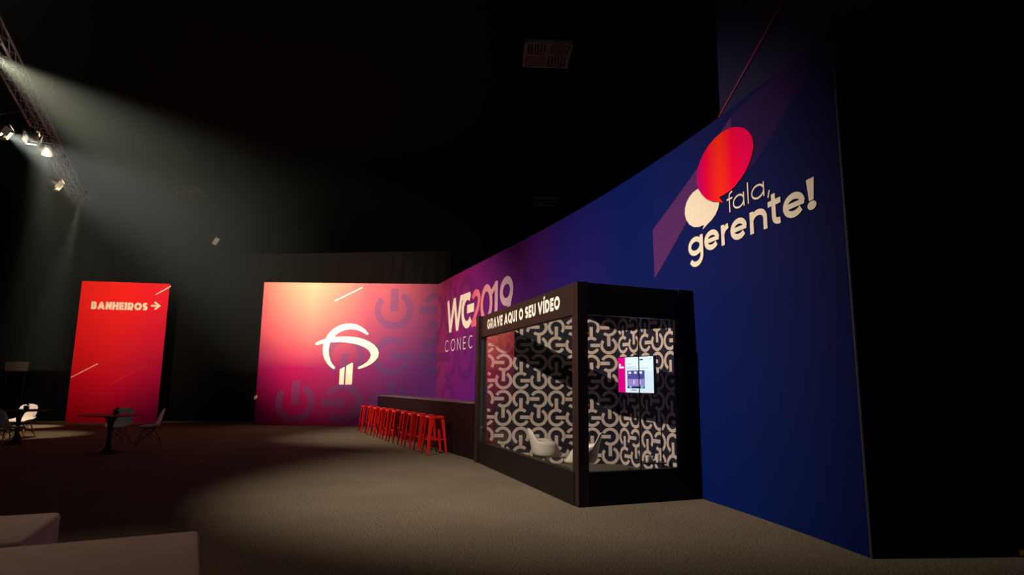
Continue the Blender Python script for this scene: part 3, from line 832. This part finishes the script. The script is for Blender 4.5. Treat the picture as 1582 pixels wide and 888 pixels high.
tc1 = at_z(166, 699.5); tc2 = at_z(24, 685)
tb1 = make_table(); tb1.location = tc1; tb1['label'] = 'black round pedestal table in front of the red panel'
tb2 = copy_tree(tb1); tb2.location = (tc2.x, tc2.y, 0); tb2['label'] = 'black round pedestal table at the left edge, beside the spotlit chair'
make_centre('small dark plant on the round table before the red panel', tc1 + Vector((.08, .0, .743)))
make_centre('small dark plant on the left edge round table', tc2 + Vector((.10, .05, .743)))
ch = make_shell_chair()
def place_chair(o, px, py, z, face_px, label):
    """put the chair's middle under a pixel seen at height z; it looks towards face (degrees from +y, clockwise)"""
    p = at_z(px, py, z); o.location = (p.x, p.y, 0); o.rotation_euler = (0, 0, -math.radians(face_px)); o['label'] = label
place_chair(ch, 228, 690.5, 0, -112, 'white shell chair seen side-on at the right of the round table before the red panel')
c2 = copy_tree(ch); place_chair(c2, 180, 688, 0, 168, 'white shell chair behind the round table, facing it, in front of the red panel')
c3 = copy_tree(ch); place_chair(c3, 30, 677, 0, 172, 'white shell chair in the warm spotlight behind the left edge table')
c4 = copy_tree(ch); place_chair(c4, 8, 693.5, 0, 18, 'dim white shell chair with its back to us at the left edge')

# ------------------------------------------------------------------ upholstered blocks in the foreground
def ottoman(corner, size, ang, H, label):
    ca, sa = math.cos(ang), math.sin(ang); ex_, ey_ = Vector((ca, sa, 0)), Vector((-sa, ca, 0))
    c = Vector((*corner, 0)) - ex_ * size[0] / 2 - ey_ * size[1] / 2
    t = thing('ottoman', (c.x, c.y, 0), label, 'ottoman', 'pale upholstered block seats in the foreground', ang)
    o = MB().box((0, 0, .04 + (H - .04) / 2), (size[0], size[1], H - .04), 0, .028).build('cushion_block', MT['sofa'], t); smooth_by_angle(o, 50)
    for sx in (-1, 1):
        for sy in (-1, 1): MB().cyl((sx * (size[0] / 2 - .1), sy * (size[1] / 2 - .1), 0), (sx * (size[0] / 2 - .1), sy * (size[1] / 2 - .1), .045), .03, seg=10).build('foot', MT['rubber'], t)
    fr = MB()
    for sx in (-1, 1): fr.box((sx * size[0] / 2, 0, H - .035), (.008, size[1] - .04, .008), 0, .003)
    for sy in (-1, 1): fr.box((0, sy * size[1] / 2, H - .035), (size[0] - .04, .008, .008), 0, .003)
    fr.build('piping', MT['sofa'], t)
    return t
ottoman((-3.42, 4.91), (1.6, .98), math.radians(24), .43, 'pale upholstered block seat, the farther one, at the left edge')
ottoman((-2.10, 4.37), (1.6, 1.5), math.radians(27), .43, 'pale upholstered block seat, the nearer one, at the bottom left corner')

# ------------------------------------------------------------------ booth furniture
def make_armchair(label, loc, face, sc=1.0):
    t = thing('tulip_armchair', loc, label, 'armchair', 'white pedestal armchairs inside the booth', face); t.scale = (sc, sc, sc)
    grid = []; NA, NR = 30, 9
    for i in range(NA + 1):
        th = -PI + 2 * PI * i / NA          # 0 = front (+y)
        bk = (1 - math.cos(th)) / 2         # 1 at the back
        side = math.sin(th) ** 2
        rim_r = .25 + .07 * side - .02 * bk; sm = lambda q: (lambda c: c * c * (3 - 2 * c))(max(0, min(1, q))); rim_z = .43 + .20 * sm((bk - .10) / .26) + .19 * sm((bk - .72) / .24)
        row = []
        for j in range(NR + 1):
            s = j / NR
            r = rim_r * min(1, (s / .62)) ** .8 if s < .62 else rim_r * (1 + (.10 * (s - .62) / .38) * bk)
            z = .375 + .02 * s if s < .62 else .387 + (rim_z - .387) * ((s - .62) / .38)
            row.append(Vector((r * math.sin(th), r * math.cos(th) + (-.07 * bk * max(0, s - .62) / .38), z)))
        grid.append(row)
    o = MB().shell(grid, -.012).build('seat_shell', MT['fiberglass'], t, smooth=True)
    cu = MB().lathe([(.0, .40), (.19, .402), (.215, .42), (.20, .44), (.0, .445)], 24).build('seat_cushion', MT['cushion'], t); smooth_by_angle(cu)
    pd = MB().lathe([(.25, 0), (.245, .008), (.15, .016), (.06, .045), (.03, .10), (.024, .2), (.03, .30), (.06, .35), (.12, .378)], 28).build('pedestal', MT['fiberglass'], t); smooth_by_angle(pd)
    return t
make_armchair('white pedestal armchair in the booth, seen through the long lettered glass side', (.56, 9.75, 0), math.radians(-82), .93)
make_armchair('white pedestal armchair in the booth, partly hidden by the corner post', (1.00, 8.95, 0), math.radians(78), .93)

TVC = Vector((2.13, 10.33, 0))
st = thing('screen_stand', (TVC.x, TVC.y, 0), 'black pole stand holding the screen inside the booth', 'stand')
MB().cyl((0, 0, .03), (0, 0, 1.95), .018, seg=12).build('pole', MT['steel'], st)
MB().box((0, 0, .05), (.62, .05, .05), .5, .006).build('base_bar', MT['blackmetal'], st)
MB().box((0, 0, .05), (.62, .05, .05), .5 + PI / 2, .006).build('base_bar', MT['blackmetal'], st)
for a in (.5, .5 + PI / 2, .5 + PI, .5 + 1.5 * PI):
    MB().cyl((.29 * math.cos(a), .29 * math.sin(a), 0), (.29 * math.cos(a), .29 * math.sin(a), .03), .022, seg=10).build('caster', MT['rubber'], st)
MB().box((.16, -.02, .20), (.42, .30, .02), .2, .004).build('shelf', MT['blackmetal'], st)
MB().box((-.03, -.02, 1.55), (.05, .05, .22), math.radians(-50), .004).build('bracket', MT['blackmetal'], st)
# screen: axis from its far-left edge to its near-right edge
tl, tr_ = on_plane(955, 553.5, Vector((0, 10.6, 0)), Vector((0, 1, 0))), on_plane(1009, 552, Vector((0, 9.9, 0)), Vector((0, 1, 0)))
bl = on_plane(956.3, 605.8, Vector((0, 10.6, 0)), Vector((0, 1, 0)))
sd = Vector((tr_.x - tl.x, tr_.y - tl.y, 0)); SW = sd.length; sd.normalize(); sn = Vector((sd.y, -sd.x, 0)); SH = tl.z - bl.z + .01
tv = thing('television', (tl.x + sd.x * SW / 2, tl.y + sd.y * SW / 2, bl.z), 'lit flat screen with pink and white page on the pole stand in the booth', 'television')
s0 = Vector((tl.x, tl.y, bl.z))
ctr = s0 + sd * SW / 2 + Vector((0, 0, SH / 2)) - sn * .027
MB().box(ctr, (SW + .03, .05, SH + .03), math.atan2(sd.y, sd.x), .006).build('housing', MT['blackgloss'], tv, local=False)
def glow(name, c, s):
    return mat(name, tuple(x * .2 for x in c), .2, var=.02, emit=c, estr=s)
def scr(name, u0, u1, v0, v1, m, off):
    P = lambda u, v: s0 + sd * (u * SW) + Vector((0, 0, v * SH)) + sn * off
    return mobj(name, [P(u0, v0), P(u1, v0), P(u1, v1), P(u0, v1)], [(0, 1, 2, 3)], m, tv)
G = {k: glow('screen_' + k, c, s) for k, (c, s) in dict(white=((.72, .86, 1.0), .95), pink=((.75, .0, .22), .9), photo=((.10, .09, .42), .8), glowp=((.42, .30, .75), .8), dark=((.02, .02, .06), .5), cyan=((.2, .6, .8), .8), ink=((.45, .55, .6), .7), inkd=((.05, .08, .25), .5), lightw=((.9, .95, 1.0), 1.0)).items()}
screen = scr('screen', 0, 1, 0, 1, G['white'], .001)
scr('screen_sidebar', 0, .21, 0, 1, G['pink'], .002)
scr('screen_picture', .27, .76, .12, .62, G['photo'], .002)
scr('screen_picture_glow', .29, .75, .18, .38, G['glowp'], .003)
scr('screen_picture_stage', .27, .76, .12, .17, G['dark'], .004)
for u in (.31, .47, .62): scr('screen_picture_lamp', u, u + .07, .53, .59, G['lightw'], .004)
for u in (.32, .65): scr('screen_picture_figure', u, u + .08, .13, .19, G['cyan'], .005)
for u, w in ((.45, .02), (.62, .02)): scr('screen_picture_person', u, u + w, .24, .36, G['lightw'], .004)
scr('screen_text', .25, .38, .79, .805, G['ink'], .002); scr('screen_text', .25, .52, .715, .73, G['ink'], .002); scr('screen_text', .25, .86, .68, .69, G['ink'], .002)
scr('screen_text', .63, .72, .90, .94, G['inkd'], .002); scr('screen_text', .90, .94, .92, .95, G['ink'], .002); scr('screen_text', .38, .52, .06, .08, G['inkd'], .002)
scr('screen_sidebar_mark', .03, .17, .69, .74, G['lightw'], .003); scr('screen_sidebar_mark', .03, .08, .75, .82, G['lightw'], .003)
MB().box(ctr + Vector((0, 0, SH / 2 + .03)), (.10, .03, .03), math.atan2(sd.y, sd.x), .004).build('camera_module', MT['blackmetal'], tv, local=False)
for k, (dx, dy_, hh) in enumerate(((.10, -.02, .10), (.17, .02, .085), (.26, -.05, .13))):
    q = MB().lathe([(.025, 0), (.033, hh * .6), (.036, hh), (.032, hh), (.026, .01)], 16).build('paper_cup', MT['cup'])
    q.location = (TVC.x + dx, TVC.y + dy_, .21); smooth_by_angle(q)
    tag(q, ['white cup nearest the pole on the screen stand shelf', 'short white cup in the middle of the screen stand shelf', 'tall white cup at the right end of the screen stand shelf'][k], 'cup', 'cups on the screen stand shelf')

# ------------------------------------------------------------------ lighting truss and stage lights
T0, T1 = Vector((-14.05, 19.55, 7.0)), Vector((-6.9, 6.0, 7.0))
# the near bottom chord passes pixels (61.5, 180) and (130, 318) at 7 m
c_near = at_z(61.5, 180, 7.0); c_far = at_z(131, 316, 7.0); td = (c_far - c_near).normalized(); tn = Vector((-td.y, td.x, 0))   # tn: to the left
c_left = at_z(40, 180, 7.0); TW = abs((c_left - c_near).dot(tn))
TW = min(max(TW, .28), .40)
TE = c_far + td * .2; TLN = 18.5; bay = .5; n_b = int(TLN / bay)
truss = thing('lighting_truss', TE, 'aluminium box truss hung under the black ceiling at the upper left', 'truss')
def tp(u, side, top): return TE - td * u + tn * (TW * side) + Vector((0, 0, TW if top else 0))
for side in (0, 1):
    for top in (0, 1):
        MB().cyl(tp(0, side, top), tp(TLN, side, top), .025, seg=8).build('chord', MT['truss'], truss, local=False, smooth=True)
for k in range(n_b + 1):
    u = k * bay
    MB().cyl(tp(u, 0, 0), tp(u, 1, 0), .012, seg=6).build('rung', MT['truss'], truss, local=False)
    if k < n_b:
        for side in (0, 1):
            MB().cyl(tp(u, side, 0), tp(u + bay / 2, side, 1), .011, seg=6).build('brace', MT['truss'], truss, local=False)
            MB().cyl(tp(u + bay / 2, side, 1), tp(u + bay, side, 0), .011, seg=6).build('brace', MT['truss'], truss, local=False)
        MB().cyl(tp(u, 0, 1), tp(u + bay, 1, 1), .011, seg=6).build('brace', MT['truss'], truss, local=False)
for u in (1.0, 6.0, 11.0):
    MB().cyl(tp(u, .5, 1), (*tp(u, .5, 1).xy, HZ), .008, seg=6).build('hanging_cable', MT['blackmetal'], truss, local=False)

def stage_light(pos, aim, label, watts=0, cone=40, blend=.5, col=(1, .78, .52), lens='lens', size=.12, doors=True, clamp=None, rad=.06):
    pos, aim = Vector(pos), Vector(aim); d = (aim - pos).normalized()
    R = d.to_track_quat('-Z', 'Y').to_matrix()
    t = thing('stage_light', pos, label, 'light', 'stage lights on the truss')
    loc = lambda mb: [setattr(mb, 'v', [R @ p for p in mb.v]), mb][1]
    body = MB().lathe([(size * .55, .26), (size * .85, .22), (size, .12), (size, 0), (size * .93, 0), (size * .93, .06), (.01, .07)], 20)
    smooth_by_angle(loc(body).build('lamp_body', MT['fixture'], t))
    if not watts:
        loc(MB().lathe([(0, .012), (size * .9, .012), (size * .9, .018), (0, .02)], 20)).build('lens', MT[lens], t)
    else:
        loc(MB().lathe([(0, .012), (size * .9, .012), (size * .9, .018), (0, .02)], 20)).build('lens', MT[lens], t)
        L_ = bpy.data.lights.new('spot', 'SPOT'); L_.energy = watts; L_.color = col; L_.spot_size = math.radians(cone); L_.spot_blend = blend; L_.shadow_soft_size = rad
        lo = bpy.data.objects.new('spot_beam', L_); COL.objects.link(lo); lo.parent = t
        lo.matrix_local = Matrix.Translation(d * .03) @ R.to_4x4()
    if doors:
        for k in range(4):
            a = k * PI / 2; Rk = Matrix.Rotation(a, 3, 'Z')
            mb = MB().box((0, 0, 0), (size * 1.5, .004, .13), 0)
            tilt = Matrix.Rotation(math.radians(-28), 3, 'X')
            mb.v = [R @ (Rk @ (tilt @ p + Vector((0, size * 1.25, -.06)))) for p in mb.v]
            mb.build('barn_door', MT['flap'], t)
    # yoke up to the truss chord
    side = (R @ Vector((1, 0, 0))); side.z = 0
    side = side.normalized() if side.length > .01 else Vector((1, 0, 0))
    back = -d * .12; y = MB(); top = Vector((0, 0, .30)) + back
    for s in (-1, 1): y.cyl(back + side * s * (size + .015), top + side * s * (size + .015), .01, seg=6)
    y.cyl(top - side * (size + .015), top + side * (size + .015), .01, seg=6)
    y.build('yoke', MT['fixture'], t)
    cz = (clamp if clamp is not None else 7.0) - pos.z
    u = -(pos - TE).dot(td); lat = (pos - TE).dot(tn); ch = tp(min(max(u, 0), TLN), min(max(round(lat / TW), 0), 1), 0) - pos   # nearest bottom chord
    MB().cyl(top, ch, .012, seg=6).build('clamp', MT['fixture'], t)
    return t

WARM = (1.0, 0.74, 0.47)
NEU = (1.0, 0.82, 0.64)
stage_light(at_z(73, 240, 6.5), at_z(42, 672), 'stage light with glowing lens under the truss, aimed at the floor by the left table', 1500, 24, .8, WARM, doors=False)
stage_light(at_z(123, 316, 6.5), at_z(35, 659), 'small stage light with glowing lens hanging under the far end of the truss', 2600, 18, .8, WARM, doors=False)
stage_light(at_z(50, 212, 6.55), (-13.5, 21.5, 3.7), 'stage light with pale open barn doors under the truss, aimed at the red panel', 4200, 44, 1.0, WARM)
stage_light(at_z(88, 285, 6.55), (-5.6, 21.2, 2.4), 'stage light with a ring of lit flaps near the far end of the truss', 350, 64, 1.0, WARM)
stage_light(at_z(6, 203, 6.5), (-2.4, 17.6, 1.9), 'stage light cut by the left edge of the picture, aimed at the bar', 5200, 50, 1.0, NEU)
stage_light(at_z(-14, 84, 6.75), (-6.8, 21.2, 4.95), 'stage light on the truss just beyond the left edge, casting the wide hazy beam', 16500, 44, 1.0, WARM, doors=False)
KEY = Vector((-6.2, 4.75, 6.6))
stage_light(KEY, (1.3, 10.0, 1.35), 'stage light on the near truss beyond the left edge, aimed at the booth and backdrop', 4500, 68, 1.0, NEU, doors=False, rad=.03)
stage_light(tp(14.3, .5, 0) + Vector((0, 0, -.45)), (-2.6, 4.0, .4), 'stage light on the near end of the truss, aimed at the pale seats', 200, 44, 1.0, WARM, doors=False)

# ------------------------------------------------------------------ things high up
def diffuser(loc, w, label, rz=0.0, slats=7):
    t = thing('ceiling_diffuser', loc, label, 'vent', 'square ceiling air diffusers', rz)
    fr = MB(); h = w / 2
    for s in (-1, 1):
        fr.box((s * h, 0, 0), (.05, w + .05, .09), 0, .006); fr.box((0, s * h, 0), (w + .05, .05, .09), 0, .006)
    fr.build('frame', MT['grille'], t)
    MB().box((0, 0, 0), (.05, w, .08)).build('cross_bar', MT['grille'], t); MB().box((0, 0, 0), (w, .05, .08)).build('cross_bar', MT['grille'], t)
    MB().box((0, 0, .05), (w, w, .02)).build('backing', MT['grilledark'], t)
    for qx, qy, ver in ((-1, -1, 1), (1, -1, 0), (-1, 1, 0), (1, 1, 1)):
        for k in range(slats):
            o = (k + .5) / slats * h - h / 2 + 0
            if ver: c = (qx * h / 2 + o, qy * h / 2, 0); sz = (.03, h - .06, .05)
            else: c = (qx * h / 2, qy * h / 2 + o, 0); sz = (h - .06, .03, .05)
            MB().box(c, sz).build('slat', MT['grille'], t)
    return t
p = at_z(845, 84, 8.8); diffuser((p.x, p.y, 8.8), 1.0, 'square ceiling air diffuser with four louvred quarters high above the booth', math.radians(2))
p = at_z(292, 296, 8.8); diffuser((p.x, p.y, 8.8), 1.0, 'faint square ceiling air diffuser above and left of the purple panel', 0, 3)
p = at_z(842, 312, 8.8); diffuser((p.x, p.y, 8.8), 1.0, 'faint far ceiling air diffuser just above the backdrop top edge', 0, 3)
r_ = ray(334, 373); q = Vector((0, 0, EYE)) + r_ * (21.0 / r_.y)
wl = thing('hanging_box', q, 'small pale box hanging high between the red panel and purple panel', 'lamp')
MB().box((0, 0, 0), (.16, .10, .26), 0, .01, rot=(Matrix.Rotation(math.radians(30), 3, 'Y'))).build('box_body', MT['palebox'], wl)
MB().cyl((0, 0, .1), (0, 0, HZ - q.z), .006, seg=6).build('hanging_cable', MT['blackmetal'], wl)

# dim board on the far drape, and the orange block at the right edge
r_ = ray(26, 566); q = Vector((0, 0, EYE)) + r_ * (21.2 / r_.y)
nb = thing('notice_board', (q.x, q.y, 0), 'dim brown board on a post against the drape left of the red panel', 'board')
MB().box((0, 0, q.z), (.74, .04, .32), .05, .004).build('board', MT['tan'], nb)
for s in (-1, 1): MB().cyl((s * .30, .0, 0), (s * .30, .0, q.z - .14), .015, seg=8).build('post', MT['blackmetal'], nb)
g = at_z(1578, 858, .0)
ob = thing('cable_ramp', (g.x + .18, g.y + .02, 0), 'small orange block on the carpet at the right edge by the black wall', 'ramp')
MB().box((0, 0, .025), (.42, .10, .05), 0, .012).build('ramp_body', MT['orange'], ob)
MB().box((.05, 0, .052), (.20, .05, .006), 0, .002).build('lid', MT['blackmetal'], ob)
# taped carpet seam
a, b = at_z(92, 820), at_z(150, 768)
dS = (b - a).normalized(); nS = Vector((-dS.y, dS.x, 0)) * .006; a2, b2 = a - dS * 1.0, b + dS * 6
seam = mobj('trim_1', [a2 - nS + Vector((0, 0, .002)), b2 - nS + Vector((0, 0, .002)), b2 + nS + Vector((0, 0, .002)), a2 + nS + Vector((0, 0, .002))], [(0, 1, 2, 3)], MT['wood_seam']); tag(seam, kind='structure')

# ------------------------------------------------------------------ stage haze around the truss
hz = bpy.data.materials.new('stage_haze'); hz.use_nodes = True
N, L = hz.node_tree.nodes, hz.node_tree.links; N.remove(N['Principled BSDF'])
vsn = N.new('ShaderNodeVolumeScatter'); vsn.inputs['Color'].default_value = (.62, .84, .95, 1); vsn.inputs['Anisotropy'].default_value = .3
tcz = N.new('ShaderNodeTexCoord'); sxz = N.new('ShaderNodeSeparateXYZ'); mrz = N.new('ShaderNodeMapRange'); mrz.interpolation_type = 'SMOOTHSTEP'
mrz.inputs[1].default_value = -4.5; mrz.inputs[2].default_value = -10.5; mrz.inputs[3].default_value = 0.0; mrz.inputs[4].default_value = .0075
L.new(tcz.outputs['Object'], sxz.inputs[0]); L.new(sxz.outputs[0], mrz.inputs[0]); L.new(mrz.outputs[0], vsn.inputs['Density'])
L.new(vsn.outputs[0], N['Material Output'].inputs['Volume'])
h_ = MB().box((-12.0, 13.5, 5.3), (19.0, 16.0, 7.2)).build('haze', hz)
tag(h_, 'thin smoky haze hanging around the truss lights at upper left', 'haze', kind='stuff')
